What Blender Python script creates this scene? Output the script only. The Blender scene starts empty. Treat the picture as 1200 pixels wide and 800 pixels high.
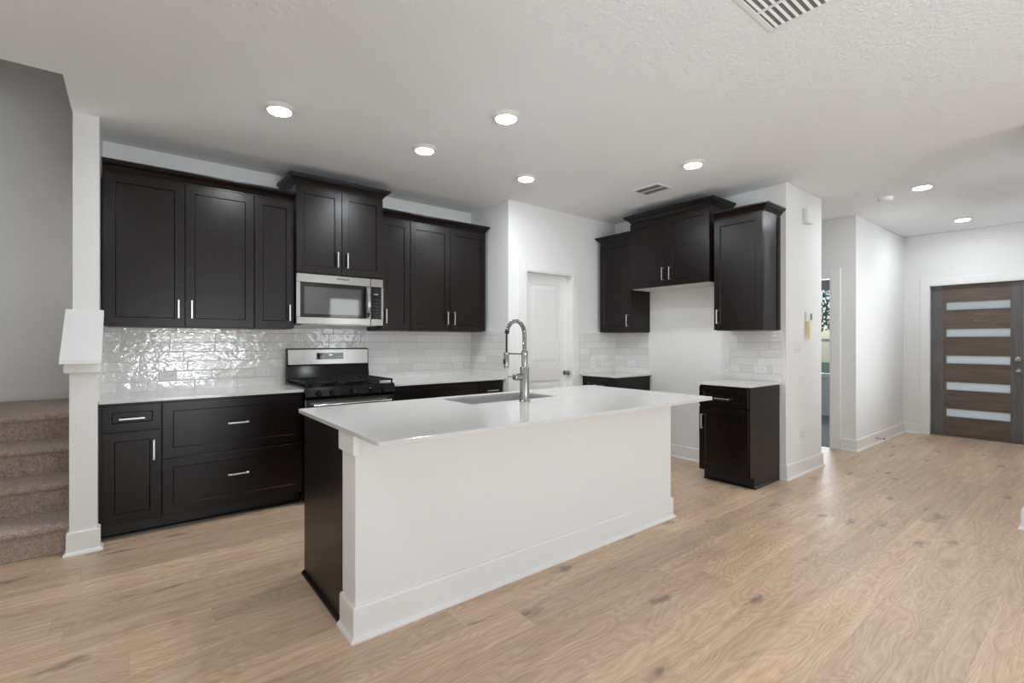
import bpy, bmesh, math, random
from mathutils import Vector, Matrix
PI = math.pi
sc = bpy.context.scene
COL = sc.collection

# ------------------------------------------------------------------ camera
F = 563.0; CH = 1.28
cd = bpy.data.cameras.new('camera'); cam = bpy.data.objects.new('camera', cd); COL.objects.link(cam)
cd.sensor_width = 36.0; cd.sensor_fit = 'HORIZONTAL'; cd.lens = F / 1200 * 36; cd.clip_start = 0.02; cd.clip_end = 200
n_ = math.hypot(711, F)
fwd = Vector((F / n_, 711 / n_, 0)); rgt = Vector((711 / n_, -F / n_, 0)); up = Vector((0, 0, 1))
M = Matrix((rgt, up, -fwd)).transposed().to_4x4(); M.translation = (0, 0, CH)
cam.matrix_world = M
sc.camera = cam
# ------------------------------------------------------------------ world, lights, exposure
sc.view_settings.view_transform = 'Standard'; sc.view_settings.look = 'None'
sc.view_settings.gamma = 1.0; sc.view_settings.use_curve_mapping = False
sc.view_settings.exposure = 0.0
W = bpy.data.worlds.new('world'); sc.world = W; W.use_nodes = True
wn = W.node_tree; bg = wn.nodes['Background']
sky = wn.nodes.new('ShaderNodeTexSky'); sky.sky_type = 'NISHITA'; sky.sun_disc = False
sky.sun_elevation = math.radians(50); sky.sun_rotation = math.radians(200)
wn.links.new(sky.outputs[0], bg.inputs[0]); bg.inputs[1].default_value = 0.2
try:
    sc.cycles.use_denoising = True
    sc.cycles.max_bounces = 10; sc.cycles.diffuse_bounces = 6; sc.cycles.glossy_bounces = 4
    sc.cycles.sample_clamp_indirect = 6.0
    sc.cycles.caustics_reflective = False; sc.cycles.caustics_refractive = False
except Exception:
    pass
LAMP_E = 235.0       # emission of the ceiling discs
def area(name, loc, rot, sx, sy, power, color=(1, 1, 1)):
    l = bpy.data.lights.new(name, 'AREA'); l.shape = 'RECTANGLE'; l.size = sx; l.size_y = sy
    l.energy = power; l.color = color
    o = bpy.data.objects.new(name, l); o.location = loc; o.rotation_euler = rot; COL.objects.link(o); return o
# daylight outside the three living-room windows behind the camera, shining +Y
DAY = (0.93, 0.97, 1.0); UPFILL = (0.84, 0.93, 1.0)
for i_, (wx, ww, pw, pg) in enumerate(((1.15, 1.75, 32, 170), (4.05, 0.8, 18, 40))):
    area('daylight_and_fill', (wx, -3.42, 1.35), (PI / 2, 0, 0), ww, 2.0, pw, DAY)
    # added uplight outside the window, tilted to brighten the ceiling
    area('daylight_and_fill', (wx, -3.62, 0.45), (PI / 2 + math.radians(68), 0, 0), ww, 1.2, pg, UPFILL)
area('daylight_and_fill', (-1.62, -0.4, 1.35), (PI / 2, 0, -PI / 2), 2.4, 2.0, 9, DAY)
area('daylight_and_fill', (-1.92, -0.4, 0.45), (PI / 2 + math.radians(68), 0, -PI / 2), 2.4, 1.2, 115, UPFILL)  # unseen upward fill added for the left part of the ceiling
# added light behind an unseen foyer window, brightens the foyer; shining +Y
area('daylight_and_fill', (6.7, 0.22, 1.5), (PI / 2, 0, 0), 1.3, 1.6, 22, DAY)
# daylight through the bedroom window, shining -X
area('daylight_and_fill', (9.60, 3.0, 1.45), (PI / 2, 0, PI / 2), 1.3, 1.6, 50, (0.86, 0.93, 1.0))
# added side light at landing height, out of view, to brighten the landing wall
area('daylight_and_fill', (-1.58, 4.75, 2.0), (PI / 2, 0, -PI / 2), 0.9, 1.1, 15, (1.0, 0.97, 0.925))
# added light outside the front door that brightens its frosted lites
area('daylight_and_fill', (9.3, 1.15, 1.2), (PI / 2, 0, PI / 2), 1.2, 2.2, 4, (0.80, 0.92, 1.0))

# ------------------------------------------------------------------ materials
def mat(name, color=(0.8, 0.8, 0.8), rough=0.5, metal=0.0, coat=0.0, spec=0.5, emis=None, es=0.0):
    m = bpy.data.materials.new(name); m.use_nodes = True
    b = m.node_tree.nodes['Principled BSDF']
    b.inputs['Base Color'].default_value = (*color, 1); b.inputs['Roughness'].default_value = rough
    b.inputs['Metallic'].default_value = metal; b.inputs['Coat Weight'].default_value = coat
    b.inputs['Specular IOR Level'].default_value = spec
    if emis:
        b.inputs['Emission Color'].default_value = (*emis, 1); b.inputs['Emission Strength'].default_value = es
    return m
class NT:
    def __init__(s, m): s.nt = m.node_tree; s.b = s.nt.nodes['Principled BSDF']; s._oc = None
    def n(s, t, **k):
        x = s.nt.nodes.new(t)
        for a, v in k.items(): setattr(x, a, v)
        return x
    def l(s, a, b): s.nt.links.new(a, b)
    def put(s, sock, v):
        if hasattr(v, 'links') or hasattr(v, 'is_output'): s.l(v, sock)
        else: sock.default_value = v
    def m(s, op, a, b=None, c=None):
        x = s.n('ShaderNodeMath', operation=op); s.put(x.inputs[0], a)
        if b is not None: s.put(x.inputs[1], b)
        if c is not None: s.put(x.inputs[2], c)
        return x.outputs[0]
    def oc(s):
        if s._oc is None: s._oc = s.n('ShaderNodeTexCoord').outputs['Object']
        return s._oc
    def sep(s, v):
        x = s.n('ShaderNodeSeparateXYZ'); s.l(v, x.inputs[0]); return x.outputs
    def comb(s, a, b, c):
        x = s.n('ShaderNodeCombineXYZ')
        for i, v in enumerate((a, b, c)): s.put(x.inputs[i], v)
        return x.outputs[0]
    def noise(s, vec, scale, detail=4, rough=0.5, dist=0.0):
        x = s.n('ShaderNodeTexNoise'); s.l(vec, x.inputs['Vector']); x.inputs['Scale'].default_value = scale
        x.inputs['Detail'].default_value = detail; x.inputs['Roughness'].default_value = rough
        x.inputs['Distortion'].default_value = dist; return x.outputs['Fac']
    def white(s, vec):
        x = s.n('ShaderNodeTexWhiteNoise', noise_dimensions='3D'); s.l(vec, x.inputs['Vector']); return x.outputs['Value']
    def ramp(s, f, stops):
        x = s.n('ShaderNodeValToRGB'); s.l(f, x.inputs[0]); e = x.color_ramp.elements
        while len(e) < len(stops): e.new(0.5)
        for i, (p, c) in enumerate(stops): e[i].position = p; e[i].color = (*c, 1)
        return x.outputs[0]
    def mixc(s, f, a, b, mode='MIX'):
        x = s.n('ShaderNodeMix', data_type='RGBA', blend_type=mode); s.put(x.inputs[0], f)
        for i, v in ((6, a), (7, b)):
            if isinstance(v, tuple): x.inputs[i].default_value = (*v, 1)
            else: s.l(v, x.inputs[i])
        return x.outputs[2]
    def bump(s, h, strength, dist=0.01):
        x = s.n('ShaderNodeBump'); s.l(h, x.inputs['Height']); x.inputs['Strength'].default_value = strength
        x.inputs['Distance'].default_value = dist; s.l(x.outputs[0], s.b.inputs['Normal'])
def textured_wall(name, color, scale, strength, rough=0.85):
    m = mat(name, color, rough, spec=0.25); t = NT(m)
    a = t.noise(t.oc(), scale, 3, 0.55, 0.6); b = t.noise(t.oc(), scale * 3.1, 2, 0.5)
    t.bump(t.m('ADD', a, t.m('MULTIPLY', b, 0.35)), strength, 0.006); return m
WALL = textured_wall('wall_paint', (0.81, 0.81, 0.803), 60, 0.25)
CEIL = textured_wall('ceiling_texture', (0.87, 0.882, 0.89), 42, 1.0, 0.9)
TRIM = mat('trim_paint', (0.83, 0.83, 0.82), 0.38)
LIGHTPLASTIC = mat('white_plastic', (0.80, 0.80, 0.79), 0.35)

def wood_floor():
    m = mat('oak_planks', rough=0.36, spec=0.6); t = NT(m)
    x, y, z = t.sep(t.oc())
    PW, PL = 0.181, 1.52
    row = t.m('FLOOR', t.m('DIVIDE', y, PW)); fy = t.m('FRACT', t.m('DIVIDE', y, PW))
    off = t.m('MULTIPLY', t.white(t.comb(row, 3.3, 7.1)), PL)
    xs = t.m('DIVIDE', t.m('ADD', x, off), PL); idx = t.m('FLOOR', xs); fx = t.m('FRACT', xs)
    r1 = t.white(t.comb(row, idx, 0.5)); r2 = t.white(t.comb(row, idx, 9.5))
    ox = t.m('MULTIPLY', r1, 37.0); oy = t.m('MULTIPLY', r2, 53.0)
    gx = t.m('ADD', x, ox); gy = t.m('ADD', y, oy)
    # cathedral rings: bands of a smooth stretched field
    fld = t.noise(t.comb(t.m('MULTIPLY', gx, 1.15), t.m('MULTIPLY', gy, 5.2), 0.0), 1.0, 1.5, 0.60, 0.25)
    rings = t.m('SINE', t.m('MULTIPLY', fld, 150.0))
    fine = t.noise(t.comb(t.m('MULTIPLY', gx, 9.0), t.m('MULTIPLY', gy, 230.0), 0.0), 1.0, 4, 0.7)
    med = t.noise(t.comb(t.m('MULTIPLY', gx, 1.6), t.m('MULTIPLY', gy, 22.0), 2.0), 1.0, 4, 0.6, 0.4)
    big = t.noise(t.comb(t.m('MULTIPLY', gx, 0.8), t.m('MULTIPLY', gy, 3.0), 5.0), 1.0, 2, 0.5)
    g = t.m('ADD', t.m('MULTIPLY', fine, 0.52), t.m('MULTIPLY', med, 0.48))
    g = t.m('ADD', g, t.m('MULTIPLY', rings, 0.045))
    col = t.ramp(g, [(0.26, (0.38, 0.245, 0.150)), (0.45, (0.575, 0.41, 0.28)), (0.58, (0.68, 0.51, 0.37)), (0.72, (0.80, 0.635, 0.485))])
    tone = t.ramp(t.m('ADD', t.m('MULTIPLY', r1, 0.65), t.m('MULTIPLY', big, 0.4)), [(0.1, (0.84, 0.82, 0.80)), (0.5, (0.98, 0.95, 0.92)), (0.95, (1.12, 1.08, 1.03))])
    col = t.mixc(1.0, col, tone, 'MULTIPLY')
    # sparse knots
    v = t.n('ShaderNodeTexVoronoi', voronoi_dimensions='2D'); v.inputs['Scale'].default_value = 1.0; v.inputs['Randomness'].default_value = 1.0
    t.l(t.comb(t.m('MULTIPLY', gx, 1.0), t.m('MULTIPLY', gy, 2.6), 0.0), v.inputs['Vector'])
    wob = t.m('MULTIPLY', t.m('SUBTRACT', t.noise(t.comb(t.m('MULTIPLY', gx, 14.0), t.m('MULTIPLY', gy, 30.0), 0.0), 1.0, 4), 0.5), 0.26)
    d = t.m('ADD', v.outputs['Distance'], wob)
    kn = t.n('ShaderNodeMapRange'); t.l(d, kn.inputs[0]); kn.inputs[1].default_value = 0.01; kn.inputs[2].default_value = 0.095
    kn.inputs[3].default_value = 0.75; kn.inputs[4].default_value = 0.0
    col = t.mixc(kn.outputs[0], col, (0.19, 0.135, 0.10))
    ey = t.m('MINIMUM', fy, t.m('SUBTRACT', 1.0, fy)); ex = t.m('MINIMUM', fx, t.m('SUBTRACT', 1.0, fx))
    seam = t.m('MAXIMUM', t.m('LESS_THAN', ey, 0.007), t.m('LESS_THAN', ex, 0.0010))
    col = t.mixc(t.m('MULTIPLY', seam, 0.22), col, (0.16, 0.10, 0.06))
    t.l(col, t.b.inputs['Base Color'])
    rr = t.m('ADD', 0.31, t.m('MULTIPLY', fine, 0.16)); t.l(rr, t.b.inputs['Roughness'])
    t.bump(t.m('SUBTRACT', t.m('MULTIPLY', g, 0.5), seam), 0.12, 0.003)
    return m
FLOOR = wood_floor()

def espresso(name='espresso_wood', k=1.0):
    m = mat(name, rough=0.30, spec=0.35, coat=0.0); t = NT(m)
    m.node_tree.nodes['Principled BSDF'].inputs['Coat Roughness'].default_value = 0.3
    x, y, z = t.sep(t.oc())
    g = t.noise(t.comb(t.m('MULTIPLY', x, 26.0), t.m('MULTIPLY', y, 26.0), t.m('MULTIPLY', z, 2.2)), 1.0, 5, 0.6, 0.3)
    b = t.noise(t.oc(), 5.0, 3)
    col = t.ramp(t.m('ADD', t.m('MULTIPLY', g, 0.6), t.m('MULTIPLY', b, 0.4)),
                 [(0.3, (0.0026 * k, 0.0012 * k, 0.0010 * k)), (0.7, (0.0085 * k, 0.0034 * k, 0.0027 * k))])
    t.l(col, t.b.inputs['Base Color']); t.bump(g, 0.04, 0.002); return m
WOOD = espresso()
UNDER = mat('cabinet_underside', (0.72, 0.68, 0.62), 0.5)
UNDER_RED = mat('stained_underside', (0.10, 0.035, 0.025), 0.45)
TOE = mat('toe_kick_black', (0.008, 0.007, 0.007), 0.45)

def quartz():
    m = mat('white_quartz', rough=0.09, spec=0.5); t = NT(m)
    s1 = t.noise(t.oc(), 420, 2, 0.6); s2 = t.noise(t.oc(), 150, 3, 0.6)
    c = t.ramp(s1, [(0.34, (0.42, 0.41, 0.39)), (0.44, (0.66, 0.65, 0.63)), (0.62, (0.70, 0.69, 0.672))])
    c = t.mixc(t.m('MULTIPLY', t.m('GREATER_THAN', s2, 0.64), 0.35), c, (0.86, 0.86, 0.85))
    t.l(c, t.b.inputs['Base Color']); return m
QUARTZ = quartz()

def tile(name, axis, wave=1.0):
    m = mat(name, rough=0.06, spec=1.0); t = NT(m); s = t.sep(t.oc())
    u = s[axis]; z = t.m('SUBTRACT', s[2], 0.905 - 0.0055)
    TH, TL = 0.0752, 0.302
    row = t.m('FLOOR', t.m('DIVIDE', z, TH)); fz = t.m('FRACT', t.m('DIVIDE', z, TH))
    off = t.m('MULTIPLY', t.white(t.comb(row, 1.7, 4.4)), 1.0)
    us = t.m('ADD', t.m('DIVIDE', u, TL), off); idx = t.m('FLOOR', us); fu = t.m('FRACT', us)
    r1 = t.white(t.comb(row, idx, 2.0)); r2 = t.white(t.comb(row, idx, 6.0)); r3 = t.white(t.comb(row, idx, 11.0))
    ez = t.m('MULTIPLY', t.m('MINIMUM', fz, t.m('SUBTRACT', 1.0, fz)), TH)
    eu = t.m('MULTIPLY', t.m('MINIMUM', fu, t.m('SUBTRACT', 1.0, fu)), TL)
    grout = t.m('LESS_THAN', t.m('MINIMUM', ez, eu), 0.0016)
    c = t.ramp(r1, [(0.0, (0.72, 0.715, 0.70)), (0.5, (0.78, 0.775, 0.76)), (1.0, (0.83, 0.825, 0.81))])
    cl = t.noise(t.comb(t.m('MULTIPLY', u, 9.0), r2, t.m('MULTIPLY', s[2], 9.0)), 1.0, 3)
    c = t.mixc(t.m('MULTIPLY', cl, 0.25), c, (0.80, 0.79, 0.77))
    c = t.mixc(grout, c, (0.46, 0.45, 0.43)); t.l(c, t.b.inputs['Base Color'])
    t.l(t.m('ADD', 0.05, t.m('MULTIPLY', grout, 0.6)), t.b.inputs['Roughness'])
    w1 = t.noise(t.comb(t.m('MULTIPLY', u, 17.0), t.m('MULTIPLY', r3, 40.0), t.m('MULTIPLY', s[2], 24.0)), 1.0, 2, 0.5, 0.5)
    tilt = t.m('ADD', t.m('MULTIPLY', t.m('SUBTRACT', r2, 0.5), t.m('MULTIPLY', fu, 0.30)),
               t.m('MULTIPLY', t.m('SUBTRACT', r3, 0.5), t.m('MULTIPLY', fz, 0.16)))
    pil = t.m('MINIMUM', t.m('DIVIDE', t.m('MINIMUM', ez, eu), 0.005), 1.0)
    h = t.m('ADD', t.m('ADD', t.m('MULTIPLY', w1, 0.8 * wave), tilt), t.m('MULTIPLY', pil, 0.10))
    t.bump(h, 1.0, 0.0042); return m
TILE_X = tile('glazed_tile_along_x', 0); TILE_Y = tile('glazed_tile_along_y', 1, 0.8)

def brushed(name, color, rough, vec_scale=(2, 2, 240), metal=1.0):
    m = mat(name, color, rough, metal); t = NT(m); x, y, z = t.sep(t.oc())
    g = t.noise(t.comb(t.m('MULTIPLY', x, vec_scale[0]), t.m('MULTIPLY', y, vec_scale[1]), t.m('MULTIPLY', z, vec_scale[2])), 1.0, 3)
    t.l(t.m('ADD', rough - 0.06, t.m('MULTIPLY', g, 0.12)), t.b.inputs['Roughness']); t.bump(g, 0.03, 0.001); return m
STEEL = brushed('stainless_steel', (0.37, 0.365, 0.352), 0.22)
SINKSTEEL = brushed('sink_steel', (0.62, 0.62, 0.61), 0.38)
NICKEL = brushed('brushed_nickel', (0.36, 0.35, 0.335), 0.24)
PULL = mat('satin_pull', (0.66, 0.65, 0.64), 0.28, 0.9)
BLACKGLOSS = mat('black_enamel', (0.004, 0.004, 0.0045), 0.10, spec=0.3)
BLACKGLASS = mat('black_glass', (0.006, 0.006, 0.0065), 0.04, spec=0.6)
GREYGLASS = mat('screened_glass', (0.055, 0.055, 0.055), 0.04, spec=1.0)
IRON = mat('cast_iron', (0.010, 0.010, 0.011), 0.5, spec=0.3)
RUBBER = mat('black_hose', (0.012, 0.012, 0.013), 0.5)
MARK = mat('display_mark', (0.7, 0.75, 0.75), 0.4, emis=(0.75, 0.9, 0.9), es=0.8)
LOGO = mat('dark_lettering', (0.03, 0.03, 0.03), 0.7)
YELLOW = mat('yellow_card', (0.78, 0.55, 0.14), 0.55)
SLOT = mat('dark_slot', (0.03, 0.03, 0.03), 0.6)
SCREEN = mat('lcd_grey', (0.22, 0.24, 0.25), 0.25)
LENS = mat('lamp_lens', (0.9, 0.9, 0.9), 0.4, emis=(0.90, 0.955, 1.0), es=LAMP_E)
DUCT_SHADE = mat('duct_shade_grey', (0.20, 0.20, 0.195), 0.8)
HINGE = mat('hinge_metal', (0.45, 0.44, 0.42), 0.35, 1.0)

def carpet(name, c1, c2, k=1.0):
    m = mat(name, rough=1.0, spec=0.1); t = NT(m)
    a = t.noise(t.oc(), 120 * k, 3, 0.7); b = t.noise(t.oc(), 30 * k, 3, 0.6)
    f = t.m('ADD', t.m('MULTIPLY', a, 0.7), t.m('MULTIPLY', b, 0.3))
    t.l(t.ramp(f, [(0.36, c1), (0.64, c2)]), t.b.inputs['Base Color']); t.bump(f, 0.9, 0.012)
    m.node_tree.nodes['Principled BSDF'].inputs['Sheen Weight'].default_value = 0.3; return m
CARPET = carpet('stair_carpet', (0.27, 0.195, 0.16), (0.66, 0.52, 0.44), 1.25)
CARPET_GREY = carpet('grey_carpet', (0.22, 0.22, 0.22), (0.42, 0.42, 0.42))

def door_wood(name, c1, c2, vert):
    m = mat(name, rough=0.42); t = NT(m); x, y, z = t.sep(t.oc())
    a, b = (30.0, 2.5) if vert else (2.5, 34.0)
    g = t.noise(t.comb(t.m('MULTIPLY', x, a), 0.0, t.m('MULTIPLY', z, b)), 1.0, 5, 0.65, 0.4)
    t.l(t.ramp(g, [(0.3, c1), (0.7, c2)]), t.b.inputs['Base Color']); return m
DOOR_STILE = door_wood('door_stile_wood', (0.085, 0.080, 0.080), (0.15, 0.142, 0.14), True)
DOOR_RAIL = door_wood('door_rail_wood', (0.075, 0.050, 0.037), (0.17, 0.122, 0.094), False)
def frosted():
    m = bpy.data.materials.new('frosted_glass'); m.use_nodes = True; nt = m.node_tree; nt.nodes.clear()
    o = nt.nodes.new('ShaderNodeOutputMaterial'); mx = nt.nodes.new('ShaderNodeMixShader'); mx.inputs[0].default_value = 0.12
    tr = nt.nodes.new('ShaderNodeBsdfTranslucent'); tr.inputs[0].default_value = (0.96, 0.92, 0.88, 1)
    gl = nt.nodes.new('ShaderNodeBsdfGlossy'); gl.inputs['Roughness'].default_value = 0.25
    nt.links.new(tr.outputs[0], mx.inputs[1]); nt.links.new(gl.outputs[0], mx.inputs[2]); nt.links.new(mx.outputs[0], o.inputs[0]); return m
FROST = frosted()
def clear_glass():
    m = bpy.data.materials.new('window_glass'); m.use_nodes = True; nt = m.node_tree; nt.nodes.clear()
    o = nt.nodes.new('ShaderNodeOutputMaterial'); mx = nt.nodes.new('ShaderNodeMixShader')
    fr = nt.nodes.new('ShaderNodeFresnel'); fr.inputs[0].default_value = 1.45
    tr = nt.nodes.new('ShaderNodeBsdfTransparent'); gl = nt.nodes.new('ShaderNodeBsdfGlossy'); gl.inputs['Roughness'].default_value = 0.02
    nt.links.new(fr.outputs[0], mx.inputs[0]); nt.links.new(tr.outputs[0], mx.inputs[1]); nt.links.new(gl.outputs[0], mx.inputs[2])
    nt.links.new(mx.outputs[0], o.inputs[0]); return m
GLASS = clear_glass()
GRASS = mat('grass', (0.16, 0.20, 0.07), 0.9)
BARK = mat('bark', (0.10, 0.08, 0.06), 0.9)
LEAF = mat('leaf_green', (0.10, 0.17, 0.06), 0.7); LEAF2 = mat('leaf_blue_green', (0.15, 0.22, 0.16), 0.7)
BLIND = mat('grey_blind', (0.42, 0.42, 0.42), 0.8)

# ------------------------------------------------------------------ mesh helpers
class MB:
    def __init__(s): s.bm = bmesh.new()
    def box(s, x0, y0, z0, x1, y1, z1, bev=0.0, seg=1):
        t = bmesh.new(); bmesh.ops.create_cube(t, size=1.0)
        for v in t.verts: v.co = Vector(((x0 + x1) / 2 + v.co.x * (x1 - x0), (y0 + y1) / 2 + v.co.y * (y1 - y0), (z0 + z1) / 2 + v.co.z * (z1 - z0)))
        if bev: bmesh.ops.bevel(t, geom=t.edges[:], offset=bev, segments=seg, affect='EDGES', profile=0.5)
        s.merge(t); return s
    def merge(s, t):
        me = bpy.data.meshes.new('t'); t.to_mesh(me); t.free(); s.bm.from_mesh(me); bpy.data.meshes.remove(me)
    def cyl(s, p0, p1, r, r2=None, seg=24, caps=True):
        p0, p1 = Vector(p0), Vector(p1); d = p1 - p0
        t = bmesh.new(); bmesh.ops.create_cone(t, cap_ends=caps, segments=seg, radius1=r, radius2=r if r2 is None else r2, depth=d.length)
        q = Vector((0, 0, 1)).rotation_difference(d.normalized()).to_matrix().to_4x4()
        bmesh.ops.transform(t, matrix=Matrix.Translation((p0 + p1) / 2) @ q, verts=t.verts); s.merge(t); return s
    def lathe(s, prof, org=(0, 0, 0), axis=(0, 0, 1), seg=32):
        """profile of (radius, height) revolved about axis"""
        q = Vector((0, 0, 1)).rotation_difference(Vector(axis).normalized()).to_matrix(); o = Vector(org)
        rings = []
        for r, h in prof:
            if r < 1e-6: rings.append([s.bm.verts.new(o + q @ Vector((0, 0, h)))])
            else: rings.append([s.bm.verts.new(o + q @ Vector((r * math.cos(2 * PI * i / seg), r * math.sin(2 * PI * i / seg), h))) for i in range(seg)])
        for a, b in zip(rings, rings[1:]):
            for i in range(seg):
                j = (i + 1) % seg
                if len(a) == 1 and len(b) == 1: continue
                if len(a) == 1: s.bm.faces.new((a[0], b[i], b[j]))
                elif len(b) == 1: s.bm.faces.new((a[i], a[j], b[0]))
                else: s.bm.faces.new((a[i], a[j], b[j], b[i]))
        return s
    def tube(s, pts, r, seg=14):
        pts = [Vector(p) for p in pts]; rings = []; prev = None
        for i, p in enumerate(pts):
            d = (pts[min(i + 1, len(pts) - 1)] - pts[max(i - 1, 0)]).normalized()
            if prev is None: u = d.orthogonal().normalized()
            else: u = (prev - d * prev.dot(d)).normalized()
            prev = u; w = d.cross(u); rr = r[i] if isinstance(r, (list, tuple)) else r
            rings.append([s.bm.verts.new(p + (u * math.cos(2 * PI * k / seg) + w * math.sin(2 * PI * k / seg)) * rr) for k in range(seg)])
        for a, b in zip(rings, rings[1:]):
            for k in range(seg): s.bm.faces.new((a[k], a[(k + 1) % seg], b[(k + 1) % seg], b[k]))
        s.bm.faces.new(rings[0][::-1]); s.bm.faces.new(rings[-1]); return s
    def prism(s, poly, axis, a0, a1):
        """polygon of 2D points extruded along axis; axis 'x': (y,z), 'y': (x,z), 'z': (x,y)"""
        f = {'x': lambda p, a: (a, p[0], p[1]), 'y': lambda p, a: (p[0], a, p[1]), 'z': lambda p, a: (p[0], p[1], a)}[axis]
        A = [s.bm.verts.new(f(p, a0)) for p in poly]; B = [s.bm.verts.new(f(p, a1)) for p in poly]
        s.bm.faces.new(A); s.bm.faces.new(B[::-1])
        for i in range(len(poly)):
            j = (i + 1) % len(poly); s.bm.faces.new((A[i], B[i], B[j], A[j]))
        return s
    def panel(s, x0, x1, z0, z1, yf, yb, rings, win=None):
        """slab facing -Y with inset rings (inset, depth) on its front"""
        def rect(i, y): return [s.bm.verts.new(c) for c in ((x0 + i, y, z0 + i), (x1 - i, y, z0 + i), (x1 - i, y, z1 - i), (x0 + i, y, z1 - i))]
        rs = [rect(0, yb), rect(0, yf + 0.0015), rect(0.0015, yf)] + [rect(i, yf + d) for i, d in rings]
        s.bm.faces.new(rs[0][::-1])
        for a, b in zip(rs, rs[1:]):
            for k in range(4): s.bm.faces.new((a[k], a[(k + 1) % 4], b[(k + 1) % 4], b[k]))
        s.bm.faces.new(rs[-1]); return s
    def build(s, name, m, parent=None, smooth=False, loc=None):
        bmesh.ops.recalc_face_normals(s.bm, faces=s.bm.faces[:])
        me = bpy.data.meshes.new(name); s.bm.to_mesh(me); s.bm.free()
        for mm in (m if isinstance(m, (list, tuple)) else [m]): me.materials.append(mm)
        if smooth:
            for p in me.polygons: p.use_smooth = True
            try: me.set_sharp_from_angle(angle=math.radians(40))
            except Exception: pass
        o = bpy.data.objects.new(name, me); COL.objects.link(o)
        if parent is not None: o.parent = parent
        if loc: o.location = loc
        return o
def tag(o, label=None, cat=None, group=None, kind=None):
    for k, v in (('label', label), ('category', cat), ('group', group), ('kind', kind)):
        if v: o[k] = v
    return o
def thing(name, label, cat, loc=(0, 0, 0), rz=0.0, group=None, kind=None):
    o = bpy.data.objects.new(name, None); COL.objects.link(o); o.location = loc; o.rotation_euler = (0, 0, rz)
    o.empty_display_size = 0.1
    return tag(o, label, cat, group, kind)
def struct(name, mb, m, parent=None, smooth=False):
    o = mb.build(name, m, parent, smooth)
    if parent is None: o['kind'] = 'structure'
    return o
def copy_tree(o, parent=None):
    c = o.copy(); COL.objects.link(c)
    if parent is not None: c.parent = parent
    for ch in list(o.children): copy_tree(ch, c)
    return c

# ================================================================== room shell
YB = 4.59          # kitchen back wall
XF = 4.73          # refrigerator wall
H = 2.74
struct('floor', MB().box(-1.5, -3.3, -0.1, 6.62, 3.975, 0.0).box(-0.29, 3.975, -0.1, 5.6, 4.7, 0.0).box(6.62, 0.3, -0.1, 9.0, 1.96, 0.0).box(5.6, 3.975, -0.1, 6.62, 4.7, 0.0), FLOOR)
struct('floor', MB().box(6.62, 1.96, -0.1, 9.4, 5.3, 0.004), CARPET_GREY)
struct('ceiling', MB().box(-1.5, -3.35, H, 4.72, 3.585, H + 0.28).box(-0.295, 3.585, H, 4.72, 4.72, H + 0.28), CEIL)
struct('ceiling', MB().box(4.72, -3.35, H + 0.012, 9.6, 5.3, H + 0.28), CEIL)
struct('ceiling', MB().box(-1.5, 3.3, 5.2, -0.16, 6.1, 5.3), CEIL)
struct('wall_kitchen', MB().box(-0.165, YB, 0, 3.04, YB + 0.12, H), WALL)
# wall between stairs and kitchen, full height behind the short capped wall
struct('wall_stairs', MB().box(-0.293, 4.12, 0, -0.165, YB + 0.12, H).box(-0.293, 3.585, H + 0.03, -0.165, 4.7, 5.2).box(-0.293, YB + 0.12, 0, -0.165, 5.95, 5.2), WALL)
struct('wall_landing', MB().box(-1.5, 5.95, 0, -0.165, 6.07, 5.2), WALL)
struct('wall_left', MB().box(-1.5, 1.0, 0, -1.38, 6.0, 1.4).box(-1.5, 1.0, 2.6, -1.38, 6.0, 5.2).box(-1.5, 1.0, 1.4, -1.38, 4.25, 2.6).box(-1.5, 5.25, 1.4, -1.38, 6.0, 2.6).box(-1.5, -3.3, 0, -1.38, -1.6, H).box(-1.5, -1.6, 0, -1.38, 0.8, 0.35)
       .box(-1.5, -1.6, 2.35, -1.38, 0.8, H).box(-1.5, 0.8, 0, -1.38, 1.0, H), WALL)
struct('wall_upper', MB().box(-1.38, 3.465, H + 0.05, -0.293, 3.585, 5.2), WALL)
# pantry block
struct('wall_pantry_side', MB().box(3.04, 3.9, 0, 3.16, YB + 0.12, H), WALL)
struct('wall_pantry', MB().box(3.16, 3.9, 0, 3.27, 4.02, H).box(3.97, 3.9, 0, XF, 4.02, H).box(3.27, 3.9, 2.045, 3.97, 4.02, H), WALL)
struct('wall_pantry_inner', MB().box(3.16, 4.6, 0, XF, 4.7, H), WALL)
# refrigerator wall + block, hall
struct('wall_refrigerator', MB().box(XF, 1.905, 0, 5.58, 4.7, H + 0.01), WALL)
struct('wall_hall', MB().box(5.58, 4.6, 0, 6.62, 4.7, H + 0.01), WALL)
struct('wall_foyer', MB().box(6.6, 1.895, 0, 8.72, 2.015, H + 0.01).box(6.6, 2.015, 0, 6.72, 2.148, H + 0.01)
       .box(6.6, 2.148, 2.05, 6.72, 2.96, H + 0.01).box(6.6, 2.96, 0, 6.72, 4.6, H + 0.01), WALL)
struct('wall_front', MB().box(8.6, 1.625, 0, 8.75, 1.895, H + 0.01).box(8.6, 0.28, 0, 8.75, 0.70, H + 0.01).box(8.6, 0.70, 2.05, 8.75, 1.625, H + 0.01), WALL)
struct('wall_right', MB().box(4.765, -3.3, 0, 4.89, 0.40, H + 0.01).box(4.89, 0.28, 0, 6.05, 0.40, H + 0.01)
       .box(6.05, 0.28, 0, 7.35, 0.40, 0.7).box(6.05, 0.28, 2.3, 7.35, 0.40, H + 0.01).box(7.35, 0.28, 0, 8.6, 0.40, H + 0.01), WALL)
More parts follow.
